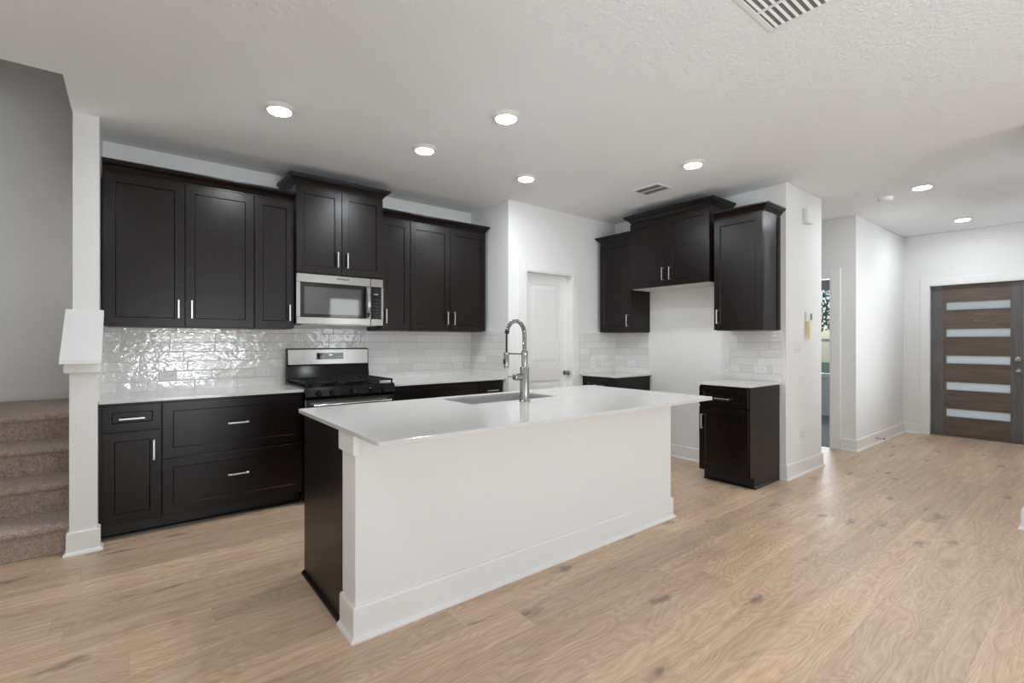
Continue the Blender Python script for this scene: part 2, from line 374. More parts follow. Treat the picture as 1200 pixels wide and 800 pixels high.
def window_wall(x0, x1, wins, y0, y1, z0, z1):
    mb = MB(); xs = x0
    for a, b in wins:
        mb.box(xs, y0, 0, a, y1, H); mb.box(a, y0, 0, b, y1, z0); mb.box(a, y0, z1, b, y1, H); xs = b
    mb.box(xs, y0, 0, x1, y1, H); return mb
struct('wall_rear', window_wall(-1.5, 4.9, ((0.28, 2.03), (3.65, 4.45)), -3.35, -3.2, 0.35, 2.35), WALL)
struct('wall_bedroom', MB().box(9.4, 1.9, 0, 9.52, 2.35, H + 0.01).box(9.4, 2.35, 0, 9.52, 3.65, 0.68).box(9.4, 2.35, 2.38, 9.52, 3.65, H + 0.01)
       .box(9.4, 3.65, 0, 9.52, 5.3, H + 0.01).box(6.6, 5.2, 0, 9.5, 5.3, H + 0.01).box(8.72, 1.9, 0, 9.4, 2.015, H + 0.01), WALL)

# windows (local: wall opening in XZ, facing +Y into the room)
def window(loc, rz, w, z0, z1, label, blind=0.0, rail=None):
    r = thing('window_1', None, None, loc, rz, kind='structure')
    h = z1 - z0; f = MB(); t = 0.045
    for a in ((0, 0, t, h), (w - t, 0, w, h), (0, 0, w, t), (0, h - t, w, h)): f.box(a[0], -0.10, z0 + a[1], a[2], -0.04, z0 + a[3])
    zr = rail if rail else z0 + h * 0.5
    f.box(t, -0.095, zr - 0.025, w - t, -0.045, zr + 0.025)
    f.build('window_frame', TRIM, r)
    MB().box(t, -0.075, z0 + t, w - t, -0.07, z1 - t).build('pane', GLASS, r)
    MB().box(-0.03, -0.03, z0 - 0.03, w + 0.03, 0.03, z0 - 0.002, 0.004).build('window_sill', TRIM, r)
    if blind: MB().box(t, -0.035, z1 - blind, w - t, -0.015, z1 - 0.01).build('roller_blind', BLIND, r)
    return r
window((0.28, -3.2, 0), 0, 1.75, 0.35, 2.35, 'a')
window((3.65, -3.2, 0), 0, 0.8, 0.35, 2.35, 'b')
window((-1.38, 0.8, 0), -PI / 2, 2.4, 0.35, 2.35, 'c')
window((-1.38, 5.25, 0), -PI / 2, 1.0, 1.4, 2.6, 'f')  # unseen window added to let the landing side light in
window((6.05, 0.40, 0), 0, 1.3, 0.7, 2.3, 'e')  # unseen window added so the foyer gets more light
window((9.4, 2.35, 0), PI / 2, 1.3, 0.68, 2.38, 'd', blind=0.21, rail=1.30)

# baseboards with shoe moulding: profile extruded along a run, facing outward normal
def baseboard(name, runs, h=0.137, t=0.014):
    """runs: (x0,y0,x1,y1,nx,ny) wall line and outward normal, corners extended by e0,e1"""
    mb = MB()
    for (x0, y0, x1, y1, nx, ny, e0, e1) in runs:
        d = Vector((x1 - x0, y1 - y0, 0)).normalized(); nn = Vector((nx, ny, 0))
        prof = [(0, 0), (t + 0.014, 0), (t + 0.014, 0.006), (t + 0.009, 0.015), (t, 0.021), (t, h - 0.008), (t - 0.005, h), (0, h)]
        A = []; B = []
        for o, z in prof:
            a = Vector((x0, y0, z)) + nn * o - d * (o * e0); b = Vector((x1, y1, z)) + nn * o + d * (o * e1)
            A.append(mb.bm.verts.new(a)); B.append(mb.bm.verts.new(b))
        mb.bm.faces.new(A); mb.bm.faces.new(B[::-1])
        for i in range(len(prof)):
            j = (i + 1) % len(prof); mb.bm.faces.new((A[i], B[i], B[j], A[j]))
    return mb
# e=1 outside mitre, e=-1 inside mitre, 0 square
struct('baseboard_refrigerator', baseboard('b', [(XF, 3.385, XF, 2.45, -1, 0, 0, 0), (XF, 1.955, XF, 1.905, -1, 0, 0, 1), (XF, 1.905, 5.58, 1.905, 0, -1, 1, 1), (5.58, 1.905, 5.58, 2.6, 1, 0, 1, 0)]), TRIM)
struct('baseboard_foyer', baseboard('b', [(6.6, 2.045, 6.6, 1.895, -1, 0, 0, 1), (6.6, 1.895, 8.6, 1.895, 0, -1, 1, -1), (8.6, 1.895, 8.6, 1.71, -1, 0, -1, 0)]), TRIM)
struct('baseboard_pantry', baseboard('b', [(3.04, 3.97, 3.04, 3.9, -1, 0, 0, 1), (3.04, 3.9, 3.18, 3.9, 0, -1, 1, 0)]), TRIM)
struct('baseboard_right', baseboard('b', [(4.765, -3.2, 4.765, 0.40, -1, 0, 0, 1), (4.765, 0.40, 8.6, 0.40, 0, 1, 1, 0)]), TRIM)
struct('baseboard_rear', baseboard('b', [(-1.38, -3.2, 4.76, -3.2, 0, 1, 0, 0)]), TRIM)
struct('baseboard_landing', MB().box(-1.38, 5.935, 0.76, -0.293, 5.949, 0.865, 0.003), TRIM)

# ------------------------------------------------------------------ short capped wall at the foot of the stairs
pw = MB().prism([(3.9, 0), (4.12, 0), (4.12, 1.46), (3.9, 1.245)], 'x', -0.293, -0.165)
struct('wall_stair_post', pw, WALL)
struct('trim_1', MB().prism([(4.128, 1.485), (3.775, 1.172), (3.775, 1.150), (3.80, 1.150), (4.128, 1.455)], 'x', -0.3265, -0.1415), TRIM)   # sloped cap
struct('trim_2', MB().box(-0.3155, 3.872, 1.090, -0.1525, 3.9, 1.160, 0.003).box(-0.3155, 3.9, 1.09, -0.294, 4.1, 1.26).box(-0.164, 3.9, 1.09, -0.1525, 3.945, 1.26), TRIM)      # apron under the cap
struct('baseboard_left', baseboard('b', [(-0.293, 3.972, -0.293, 3.9, -1, 0, 0, 1), (-0.293, 3.9, -0.165, 3.9, 0, -1, 1, 1), (-0.165, 3.9, -0.165, 3.972, 1, 0, 1, 0)]), TRIM)

# ------------------------------------------------------------------ carpeted stairs
st = thing('staircase', 'brown carpeted stairs rising beside the white post at the left edge', 'stairs', (-0.84, 3.98, 0))
def rounded_step(y0, y1, z0, z1, x0, x1, r=0.028):
    mb = MB(); pr = [(y1, z0), (y0, z0), (y0, z1 - 2 * r - 0.01)]
    for k in range(9):
        a = PI + PI / 2 * 0 - k * PI / 8 * 1.0
        a = -PI / 2 - k * PI / 8
        pr.append((y0 - 0.004 + r * math.cos(a) * 1.0, z1 - r + r * math.sin(a)))
    pr.append((y1, z1)); mb.prism(pr, 'x', x0, x1); return mb
X0s, X1s = -0.538, 0.545
ys = [0.0, 0.285, 0.57, 0.855]
for i, yy in enumerate(ys):
    y1 = ys[i + 1] + 0.0 if i < 3 else 1.955
    rounded_step(yy, y1, 0.0, 0.19 * (i + 1), X0s, X1s).build('step' if i < 3 else 'landing', CARPET, st, smooth=True)

# ------------------------------------------------------------------ doors
def casing(name, loc, rz, w, h, cw=0.09, t=0.018, jamb=0.12):
    mb = MB()
    mb.box(-cw, -t, 0, 0.0, 0, h + cw, 0.003).box(w, -t, 0, w + cw, 0, h + cw, 0.003).box(0.0, -t, h, w, 0, h + cw, 0.003)
    mb.box(-0.001, -t + 0.004, 0, 0.012, jamb, h).box(w - 0.012, -t + 0.004, 0, w + 0.001, jamb, h).box(0.012, -t + 0.004, h - 0.012, w - 0.012, jamb, h + 0.001)
    o = mb.build(name, TRIM); o.location = loc; o.rotation_euler = (0, 0, rz); o['kind'] = 'structure'; return o
casing('trim_3', (3.27, 3.9, 0), 0, 0.70, 2.04)
casing('trim_4', (8.6, 1.622, 0), -PI / 2, 0.922, 2.05, jamb=0.14)
# cased opening into the bedroom (wall faces -X)
casing('trim_5', (6.6, 2.96, 0), -PI / 2, 0.812, 2.05, cw=0.10)

pd = thing('door_2', None, None, (3.284, 3.985, 0), kind='structure')
mb = MB(); w_, h_ = 0.672, 2.02
# door body with two recessed moulded panels
mb.box(0, 0.0, 0.008, w_, 0.035, h_ + 0.006)
mb.box(0, -0.012, 0.008, 0.115, 0, h_ + 0.006, 0.002).box(w_ - 0.115, -0.012, 0.008, w_, 0, h_ + 0.006, 0.002)
for z0, z1 in ((0.008, 0.24), (0.845, 1.03), (1.915, h_ + 0.006)): mb.box(0.115, -0.012, z0, w_ - 0.115, 0, z1)
for z0, z1 in ((0.24, 0.845), (1.03, 1.915)): mb.panel(0.120, w_ - 0.120, z0 + 0.005, z1 - 0.005, -0.004, 0.0, [(0.02, 0.0), (0.05, -0.005)])
mb.build('door_panel', TRIM, pd)
kb = MB().lathe([(0, 0), (0.028, 0), (0.028, 0.006), (0.011, 0.010), (0.010, 0.030), (0.020, 0.038), (0.027, 0.050), (0.024, 0.062), (0.0, 0.068)], (w_ - 0.035 + 0.0, -0.012, 0.92), (0, -1, 0))
kb.build('door_knob', NICKEL, pd, smooth=True)

fd = thing('door_1', None, None, (8.66, 1.609, 0), -PI / 2, kind='structure')
DW, DH = 0.896, 2.035
L0, L1 = 0.155, 0.775
zs = [0.270, 0.628, 0.985, 1.342, 1.703]; LH = 0.105
st_ = MB().box(0, 0, 0.012, 0.125, 0.045, DH).box(DW - 0.125, 0, 0.012, DW, 0.045, DH); st_.build('stile', DOOR_STILE, fd)
rl = MB(); zp = 0.012
for z in zs: rl.box(0.125, 0.003, zp, DW - 0.125, 0.042, z); zp = z + LH
rl.box(0.125, 0.003, zp, DW - 0.125, 0.042, DH)
for z in zs: rl.box(0.125, 0.003, z, L0, 0.042, z + LH)
rl.build('rail', DOOR_RAIL, fd)
for z in zs:
    lf = MB()
    lf.box(L0 - 0.012, -0.006, z - 0.012, DW - 0.120, 0.004, z).box(L0 - 0.012, -0.006, z + LH, DW - 0.120, 0.004, z + LH + 0.012).box(L0 - 0.012, -0.006, z, L0, 0.004, z + LH).box(DW - 0.132, -0.006, z, DW - 0.120, 0.004, z + LH)
    fo = lf.build('lite_frame', DOOR_STILE, fd)
    MB().box(L0, 0.018, z, DW - 0.125, 0.024, z + LH).build('pane', FROST, fo)
MB().lathe([(0, 0), (0.032, 0), (0.032, 0.010), (0.014, 0.014), (0.013, 0.035), (0.026, 0.044), (0.030, 0.058), (0.020, 0.070), (0, 0.072)], (DW - 0.062, 0, 0.915), (0, -1, 0)).build('door_knob', NICKEL, fd, smooth=True)
MB().lathe([(0, 0), (0.033, 0), (0.033, 0.014), (0.024, 0.020), (0, 0.022)], (DW - 0.062, 0, 1.055), (0, -1, 0)).box(DW - 0.067, -0.036, 1.035, DW - 0.057, -0.018, 1.075, 0.003).build('deadbolt', NICKEL, fd, smooth=True)
MB().lathe([(0, 0), (0.010, 0), (0.009, 0.004), (0, 0.004)], (0.45, 0.002, 1.555), (0, -1, 0)).build('peephole', NICKEL, fd, smooth=True)
for z in (0.24, 1.02, 1.80): MB().box(-0.010, -0.010, z - 0.045, 0.004, -0.001, z + 0.045, 0.002).build('hinge', HINGE, fd)
struct('trim_6', MB().box(8.60, 0.705, 0, 8.74, 1.617, 0.011), HINGE)   # threshold

# ================================================================== tile backsplash
def splash(mb, m): return struct('wall_tile', mb, m)
TZ0, TZ1 = 0.905, 1.3795
splash(MB().box(-0.155, YB - 0.010, TZ0, 3.03, YB, TZ1 + 0.02), TILE_X)
splash(MB().prism([(3.947, TZ0), (YB, TZ0), (YB, TZ1), (4.045, TZ1), (3.947, 1.285)], 'x', -0.165, -0.155), TILE_Y)
splash(MB().box(3.030, 3.935, TZ0, 3.04, YB - 0.0, TZ1), TILE_Y)
splash(MB().box(4.085, 3.890, TZ0, XF - 0.01, 3.90, TZ1), TILE_X)
splash(MB().box(XF - 0.010, 3.395, TZ0, XF, 3.90, TZ1), TILE_Y)
splash(MB().box(XF - 0.010, 1.935, TZ0, XF, 2.43, TZ1), TILE_Y)

# ================================================================== cabinets
RINGS = [(0.058, 0.0), (0.063, 0.008)]
def shaker(x0, z0, w, h, yf, parent, name='door', fr=0.058):
    return MB().panel(x0, x0 + w, z0, z0 + h, yf, yf + 0.02, [(fr, 0.0), (fr + 0.005, 0.008)]).build(name, WOOD, parent)
def pull(cx, cz, yf, vert, parent, L=0.134):
    mb = MB(); a = L / 2; b = 0.0055; o = 0.028
    if vert:
        mb.box(cx - b, yf - o - 0.007, cz - a, cx + b, yf - o, cz + a, 0.0015)
        for s in (-1, 1): mb.box(cx - b, yf - o - 0.001, cz + s * (a - 0.006) - 0.005, cx + b, yf, cz + s * (a - 0.006) + 0.005)
    else:
        mb.box(cx - a, yf - o - 0.007, cz - b, cx + a, yf - o, cz + b, 0.0015)
        for s in (-1, 1): mb.box(cx + s * (a - 0.006) - 0.005, yf - o - 0.001, cz - b, cx + s * (a - 0.006) + 0.005, yf, cz + b)
    return mb.build('handle', PULL, parent)
def crown(x0, x1, d, z0, h, proj, left, right):
    """mitred cornice along the front; left/right: None = square end, number = side projection"""
    prof = [(0.0, 0.0), (0.006, 0.0), (0.006, 0.14), (0.14 * 1, 0.17), (0.20, 0.26), (0.34, 0.40), (0.55, 0.55), (0.74, 0.62), (0.80, 0.70), (0.84, 0.76), (0.96, 0.78), (1.0, 0.86), (1.0, 1.0), (0.0, 1.0)]
    mb = MB(); paths = []
    for a, b in prof:
        o = a * proj if a > 0.01 else a; z = z0 + b * h; yf = -(d + o); pts = []
        if left is not None: pts += [(x0 - a * left, 0.0), (x0 - a * left, yf)]
        else: pts += [(x0, yf)]
        if right is not None: pts += [(x1 + a * right, yf), (x1 + a * right, 0.0)]
        else: pts += [(x1, yf)]
        paths.append([mb.bm.verts.new((p[0], p[1], z)) for p in pts])
    n = len(paths[0])
    for a, b in zip(paths, paths[1:] + paths[:1]):
        for k in range(n - 1): mb.bm.faces.new((a[k], a[k + 1], b[k + 1], b[k]))
    mb.bm.faces.new([p[0] for p in paths]); mb.bm.faces.new([p[-1] for p in paths][::-1])
    return mb
def upper(label, loc, rz, w, h, d, doors, group, under=UNDER_RED, fill=(0, 0), cr=None):
    """doors: (x0, width, handle x offset from x0)"""
    r = thing('wall_cabinet', label, 'cabinet', loc, rz, group)
    mb = MB().box(-fill[0], -d, 0.003, w + fill[1], 0, h); mb.build('cabinet_box', WOOD, r)
    MB().box(0.012, -d + 0.012, -0.002, w - 0.012, -0.004, 0.003).build('bottom_panel', under, r)
    for x0, dw, hx in doors:
        dr = shaker(x0 + 0.002, 0.004, dw - 0.004, h - 0.016, -d - 0.02, r)
        pull(x0 + hx, 0.130, -d - 0.02, True, dr)
    if cr: crown(0, w, d, h - 0.004, *cr).build('crown_molding', WOOD, r)
    return r
ZU = 1.385; HU = 1.055; DU = 0.33
G1 = 'espresso upper cabinets along the range wall'
upper('dark double-door upper cabinet beside the stair post, widest left of the microwave', (-0.147, YB, ZU), 0, 0.907, HU, DU, [(0, 0.4535, 0.4535 - 0.040), (0.4535, 0.4535, 0.040)], G1, fill=(0.010, 0))
upper('narrow single-door dark upper cabinet touching the left side of the microwave', (0.762, YB, ZU), 0, 0.295, HU, DU, [(0, 0.295, 0.295 - 0.040)], G1)
upper('tall-set dark double-door cabinet directly above the microwave, with its own crown', (1.0585, YB, 1.852), 0, 0.750, 0.728, 0.38, [(0, 0.375, 0.375 - 0.042), (0.375, 0.375, 0.042)], G1, cr=(0.083, 0.062, 0.062, 0.062))
upper('narrow single-door dark upper cabinet touching the right side of the microwave', (1.8105, YB, ZU), 0, 0.298, HU, DU, [(0, 0.298, 0.042)], G1)
upper('dark double-door upper cabinet at the corner beside the pantry wall', (2.1105, YB, ZU), 0, 0.882, HU, DU, [(0, 0.441, 0.441 - 0.040), (0.441, 0.441, 0.040)], G1)
c1 = crown(-0.157, 1.0565, DU, 0, 0.073, 0.070, None, None).build('crown_molding', WOOD, loc=(0, YB - 0.0, ZU + HU - 0.006))
tag(c1, 'dark crown molding over the upper cabinets between stair post and microwave cabinet', 'molding', 'crown molding runs over the range wall cabinets')
c2 = crown(1.8105, 2.9925, DU, 0, 0.073, 0.070, None, 0.024).build('crown_molding', WOOD, loc=(0, YB - 0.0, ZU + HU - 0.006))
tag(c2, 'dark crown molding over the upper cabinets between microwave cabinet and pantry corner', 'molding', 'crown molding runs over the range wall cabinets')
G2 = 'espresso upper cabinets around the refrigerator space'
R90 = -PI / 2
upper('small single-door dark upper cabinet in the corner beside the pantry door', (XF, 3.842, ZU), R90, 0.455, HU, DU, [(0, 0.455, 0.455 - 0.042)], G2, cr=(0.073, 0.055, 0.05, None))
upper('high double-door dark cabinet bridging the empty refrigerator space', (XF, 3.366, 1.852), R90, 0.935, 0.728, 0.375, [(0, 0.4675, 0.4675 - 0.042), (0.4675, 0.4675, 0.042)], G2, under=UNDER, cr=(0.083, 0.062, 0.062, 0.062))
ru = upper('single-door dark upper cabinet with glossy side nearest the outer wall corner', (XF, 2.412, ZU), R90, 0.455, HU, DU, [(0, 0.455, 0.042)], G2, cr=(0.073, 0.055, None, 0.055))

def base(label, loc, rz, w, fronts, d=0.588, group=None, fill=(0, 0), panel_side=False, top=0.885):
    """fronts: (kind, x0, z0, w, h, pulls[(x,z,vert)])"""
    r = thing('base_cabinet', label, 'cabinet', loc, rz, group)
    MB().box(-fill[0], -d, 0.100, w + fill[1], -0.002, top - 0.001).build('cabinet_box', WOOD, r)
    mb = MB().box(-fill[0], -d + 0.075, 0, w + fill[1], -0.002, 0.100)
    mb.prism([(-d + 0.075, 0), (-d + 0.061, 0), (-d + 0.063, 0.010), (-d + 0.075, 0.018)], 'x', -fill[0], w + fill[1])
    mb.build('toe_kick', TOE, r)
    for kind, x0, z0, fw, fh, pulls in fronts:
        f = shaker(x0 + 0.002, z0, fw - 0.004, fh, -d - 0.02, r, kind, 0.045 if fh < 0.2 else 0.058)
        for px, pz, v in pulls: pull(px, pz, -d - 0.02, v, f)
    return r
G3 = 'espresso base cabinets along the range wall'
base('narrow dark base cabinet with one drawer over a door, beside the stair post', (-0.147, YB, 0), 0, 0.305,
     [('drawer', 0, 0.708, 0.305, 0.160, [(0.150, 0.782, False)]), ('door', 0, 0.112, 0.305, 0.582, [(0.263, 0.565, True)])], group=G3, fill=(0.016, 0))
base('wide dark base cabinet with two deep drawers, just left of the range', (0.1605, YB, 0), 0, 0.894,
     [('drawer', 0, 0.500, 0.894, 0.368, [(0.447, 0.694, False)]), ('drawer', 0, 0.112, 0.894, 0.374, [(0.447, 0.324, False)])], group=G3)
base('wide dark base cabinet with two deep drawers, just right of the range', (1.811, YB, 0), 0, 0.912,
     [('drawer', 0, 0.500, 0.912, 0.368, [(0.456, 0.694, False)]), ('drawer', 0, 0.112, 0.912, 0.374, [(0.456, 0.324, False)])], group=G3)
base('narrow dark base cabinet with a small drawer in the corner left of the pantry', (2.7255, YB, 0), 0, 0.305,
     [('drawer', 0, 0.708, 0.305, 0.160, [(0.165, 0.782, False)]), ('door', 0, 0.112, 0.305, 0.582, [(0.05, 0.565, True)])], group=G3, fill=(0, 0.004))
G4 = 'espresso base cabinets either side of the refrigerator space'
base('dark base cabinet under the small corner upper cabinet beside the pantry door', (XF, 3.842, 0), R90, 0.455,
     [('drawer', 0, 0.708, 0.455, 0.160, [(0.22, 0.63 + 0.155, False)]), ('door', 0, 0.112, 0.455, 0.582, [(0.413, 0.565, True)])], group=G4, fill=(0.055, 0))
bc = base('dark base cabinet standing alone right of the refrigerator space, drawer over door', (XF, 2.420, 0), R90, 0.455,
     [('drawer', 0, 0.700, 0.455, 0.168, [(0.2275, 0.770, False)]), ('door', 0, 0.104, 0.455, 0.580, [(0.038, 0.55, True)])], d=0.580, group=G4)
MB().box(0.455, -0.580, 0.1, 0.461, -0.002, 0.884).box(0.455, -0.580 + 0.072, 0.0, 0.461, -0.002, 0.10).prism([(0.461, 0), (0.474, 0), (0.472, 0.010), (0.461, 0.018)], 'y', -0.51, -0.002).build('side_panel', WOOD, bc)
# scribe strip where the upper side meets the wall
MB().box(0.455, -0.060, 0.003, 0.460, -0.001, HU - 0.01).build('scribe_strip', WOOD, ru)

# countertops
def slab(name, label, poly, z0=0.885, z1=0.905, group=None):
    o = MB().prism(poly, 'z', z0, z1).build(name, QUARTZ)
    bv = o.modifiers.new('b', 'BEVEL'); bv.width = 0.002; bv.segments = 2; bv.limit_method = 'ANGLE'
    return tag(o, label, 'countertop', group)
G5 = 'white speckled quartz countertops along the walls'
slab('countertop', 'white quartz countertop left of the range, ending at the stair post', [(-0.164, 3.955), (1.0575, 3.955), (1.0575, 4.579), (-0.164, 4.579)], group=G5)
slab('countertop', 'white quartz countertop between the range and the pantry wall', [(1.8085, 3.955), (3.04, 3.955), (3.03, 4.579), (1.8085, 4.579)], group=G5)
slab('countertop', 'small white quartz countertop in the corner beside the pantry door', [(4.096, 3.36), (4.719, 3.36), (4.719, 3.889), (4.096, 3.889)], group=G5)
slab('countertop', 'small white quartz countertop on the lone cabinet right of the refrigerator space', [(4.105, 1.938), (4.719, 1.938), (4.719, 2.446), (4.105, 2.446)], group=G5)

# ================================================================== island
isl = thing('kitchen_island', 'large white-walled kitchen island with dark cabinet end in the room centre', 'island', (1.92, 2.3, 0))
OX, OY = -1.92, -2.3
def ibox(mb, x0, y0, z0, x1, y1, z1, b=0): return mb.box(x0 + OX, y0 + OY, z0, x1 + OX, y1 + OY, z1, b)
IX0, IX1, IY0, IY1, IYB = 0.752, 3.086, 2.031, 2.190, 2.800
ibox(MB(), IX0, IY0, 0, IX1, IY1, 0.884).build('half_wall', WALL, isl)
bb = baseboard('b', [(IX0 + OX, IY1 + OY, IX0 + OX, IY0 + OY, -1, 0, 0, 1), (IX0 + OX, IY0 + OY, IX1 + OX, IY0 + OY, 0, -1, 1, 1), (IX1 + OX, IY0 + OY, IX1 + OX, IY1 + OY, 1, 0, 1, 0)], h=0.146)
bb.build('baseboard', TRIM, isl)
def iprism(poly, z0, z1): return MB().prism([(a + OX, b + OY) for a, b in poly], 'z', z0, z1)
iprism([(IX0 - 0.014, IY0 - 0.014), (IX0 + 0.012, IY0 - 0.014), (IX0 + 0.012, IY0), (IX0, IY0), (IX0, IY1 + 0.012), (IX0 - 0.014, IY1 + 0.012)], 0.795, 0.8845).build('corner_trim', TRIM, isl)
iprism([(IX1 - 0.006, IY0 - 0.010), (IX1 + 0.014, IY0 - 0.010), (IX1 + 0.014, IY1), (IX1, IY1), (IX1, IY0), (IX1 - 0.006, IY0)], 0.865, 0.8845).build('corner_trim', TRIM, isl)
cb = MB(); ibox(cb, IX0 + 0.004, IY1, 0.0, IX1 - 0.004, IYB - 0.075, 0.10); cb.build('toe_kick', TOE, isl)
cb = MB()
for q in ((IX0 + 0.004, IY1, 0.10, 1.555, IYB, 0.884), (2.320, IY1, 0.10, IX1 - 0.004, IYB, 0.884), (1.555, IY1, 0.10, 2.320, IYB, 0.64),
          (1.555, IY1, 0.64, 2.320, 2.365, 0.884), (1.555, 2.785, 0.64, 2.320, IYB, 0.884)): ibox(cb, *q)
cb.build('cabinet_box', WOOD, isl)
sp = MB(); ibox(sp, IX0 - 0.002, IY1 + 0.001, 0.0, IX0 + 0.004, IYB + 0.0, 0.884, 0.001)
sp.prism([(IX0 - 0.002 + OX, 0), (IX0 - 0.018 + OX, 0), (IX0 - 0.016 + OX, 0.010), (IX0 - 0.002 + OX, 0.020)], 'y', IY1 + OY, IYB + OY)
sp.build('side_panel', WOOD, isl)
# kitchen-side doors (face +Y): built through a turned frame
def back_front(name, x0, z0, w, h, hx=None, hz=None, vert=True):
    mb = MB().panel(-w, 0, z0, z0 + h, -0.02, 0, [(0.058, 0.0), (0.063, 0.008)])
    o = mb.build(name, WOOD, isl); o.location = (x0 + OX, IYB + OY, 0); o.rotation_euler = (0, 0, PI)
    if hx is not None: pull(-hx, hz, -0.02, vert, o)
    return o
back_front('door', IX0 + 0.006, 0.112, 0.445, 0.755, 0.030, 0.47)
back_front('door', IX0 + 0.456, 0.112, 0.445, 0.755, 0.415, 0.70)
back_front('door', IX0 + 0.906, 0.112, 0.445, 0.755, 0.04, 0.70)
back_front('door', IX0 + 1.356, 0.112, 0.445, 0.755, 0.405, 0.70)
back_front('drawer', IX0 + 1.806, 0.700, 0.515, 0.167, 0.257, 0.78, False)
back_front('drawer', IX0 + 1.806, 0.410, 0.515, 0.285, 0.257, 0.60, False)
back_front('drawer', IX0 + 1.806, 0.112, 0.515, 0.293, 0.257, 0.30, False)

# island top with sink cut-out and eased corners
SX0, SX1, SY0, SY1 = 1.585, 2.290, 2.395, 2.755
TX0, TX1, TY0, TY1 = 0.724, 3.100, 1.705, 2.840
def rrect(x0, y0, x1, y1, r, n=6):
    p = []
    for cx, cy, a in ((x1 - r, y0 + r, -PI / 2), (x1 - r, y1 - r, 0), (x0 + r, y1 - r, PI / 2), (x0 + r, y0 + r, PI)):
        for k in range(n + 1): t = a + k * PI / 2 / n; p.append((cx + r * math.cos(t), cy + r * math.sin(t)))
    return p
def ring_slab(outer, inner, z0, z1):
    mb = MB(); bm = mb.bm; n = len(outer); L = []
    for z in (z0, z1): L.append(([bm.verts.new((*p, z)) for p in outer], [bm.verts.new((*p, z)) for p in inner]))
    for k in range(n):
        j = (k + 1) % n
        bm.faces.new((L[1][0][k], L[1][0][j], L[1][1][j], L[1][1][k])); bm.faces.new((L[0][0][k], L[0][1][k], L[0][1][j], L[0][0][j]))
        bm.faces.new((L[0][0][k], L[0][0][j], L[1][0][j], L[1][0][k])); bm.faces.new((L[0][1][k], L[1][1][k], L[1][1][j], L[0][1][j]))
    return mb
it = ring_slab(rrect(TX0, TY0, TX1, TY1, 0.028), rrect(SX0, SY0, SX1, SY1, 0.02), 0.885, 0.905).build('countertop', QUARTZ)
bv = it.modifiers.new('b', 'BEVEL'); bv.width = 0.002; bv.segments = 2; bv.limit_method = 'ANGLE'; bv.angle_limit = math.radians(50)
tag(it, 'long white quartz island countertop with a sink cut into it', 'countertop')
# the cabinet under the sink is hollow there: bowl hangs inside the box
mb = MB(); bm = mb.bm
rings = [rrect(SX0 - 0.02, SY0 - 0.02, SX1 + 0.02, SY1 + 0.02, 0.03), rrect(SX0 - 0.003, SY0 - 0.003, SX1 + 0.003, SY1 + 0.003, 0.02),
         rrect(SX0 - 0.003, SY0 - 0.003, SX1 + 0.003, SY1 + 0.003, 0.02), rrect(SX0 + 0.012, SY0 + 0.012, SX1 - 0.012, SY1 - 0.012, 0.03)]
zz = [0.8845, 0.8845, 0.700, 0.682]
sx_, sy_ = (SX0 + SX1) / 2, (SY0 + SY1) / 2
V = [[bm.verts.new((p[0] - sx_, p[1] - sy_, z - 0.682)) for p in r] for r, z in zip(rings, zz)]
for a, b in zip(V, V[1:]):
    for k in range(len(a)): bm.faces.new((a[k], a[(k + 1) % len(a)], b[(k + 1) % len(a)], b[k]))
bm.faces.new(V[-1])
snk = thing('sink', 'undermount stainless steel sink in the island beside the tall faucet', 'sink', (sx_, sy_, 0.682))
bowl = mb.build('bowl', SINKSTEEL, snk, smooth=True)
MB().lathe([(0.045, 0.001), (0.045, 0.004), (0.036, 0.004), (0.030, 0.001), (0, 0.001)]).build('drain', NICKEL, snk, smooth=True)

# faucet
FX, FY, FZ = 1.936, 2.318, 0.905
fa = thing('faucet', 'tall stainless pull-down faucet with a spring neck standing on the island', 'faucet', (FX, FY, FZ))
MB().lathe([(0, 0), (0.034, 0), (0.034, 0.006), (0.0285, 0.010), (0.0285, 0.212), (0.026, 0.216), (0, 0.216)]).build('column', NICKEL, fa, smooth=True)
MB().lathe([(0, 0.216), (0.0165, 0.216), (0.0165, 0.225), (0.0195, 0.227), (0.0195, 0.312), (0.016, 0.318), (0, 0.318)]).build('neck', NICKEL, fa, smooth=True)
R = 0.0915
arc = [(0, 0, 0.312), (0, 0, 0.36)] + [(0, R - R * math.cos(a), 0.415 + R * math.sin(a)) for a in [PI * k / 22 for k in range(0, 21)]]
# spring: helix around the arc
mbs = MB(); core = [Vector(p) for p in arc]
dense = []
for a, b in zip(core, core[1:]):
    for k in range(20): dense.append(a.lerp(b, k / 20))
dense.append(core[-1])
length = [0]
for a, b in zip(dense, dense[1:]): length.append(length[-1] + (b - a).length)
pts = []
for i, p in enumerate(dense):
    d = (dense[min(i + 1, len(dense) - 1)] - dense[max(i - 1, 0)]).normalized(); xx = Vector((1, 0, 0)); w = d.cross(xx)
    ph = length[i] / 0.0062 * 2 * PI
    pts.append(p + (xx * math.cos(ph) + w * math.sin(ph)) * 0.0125)
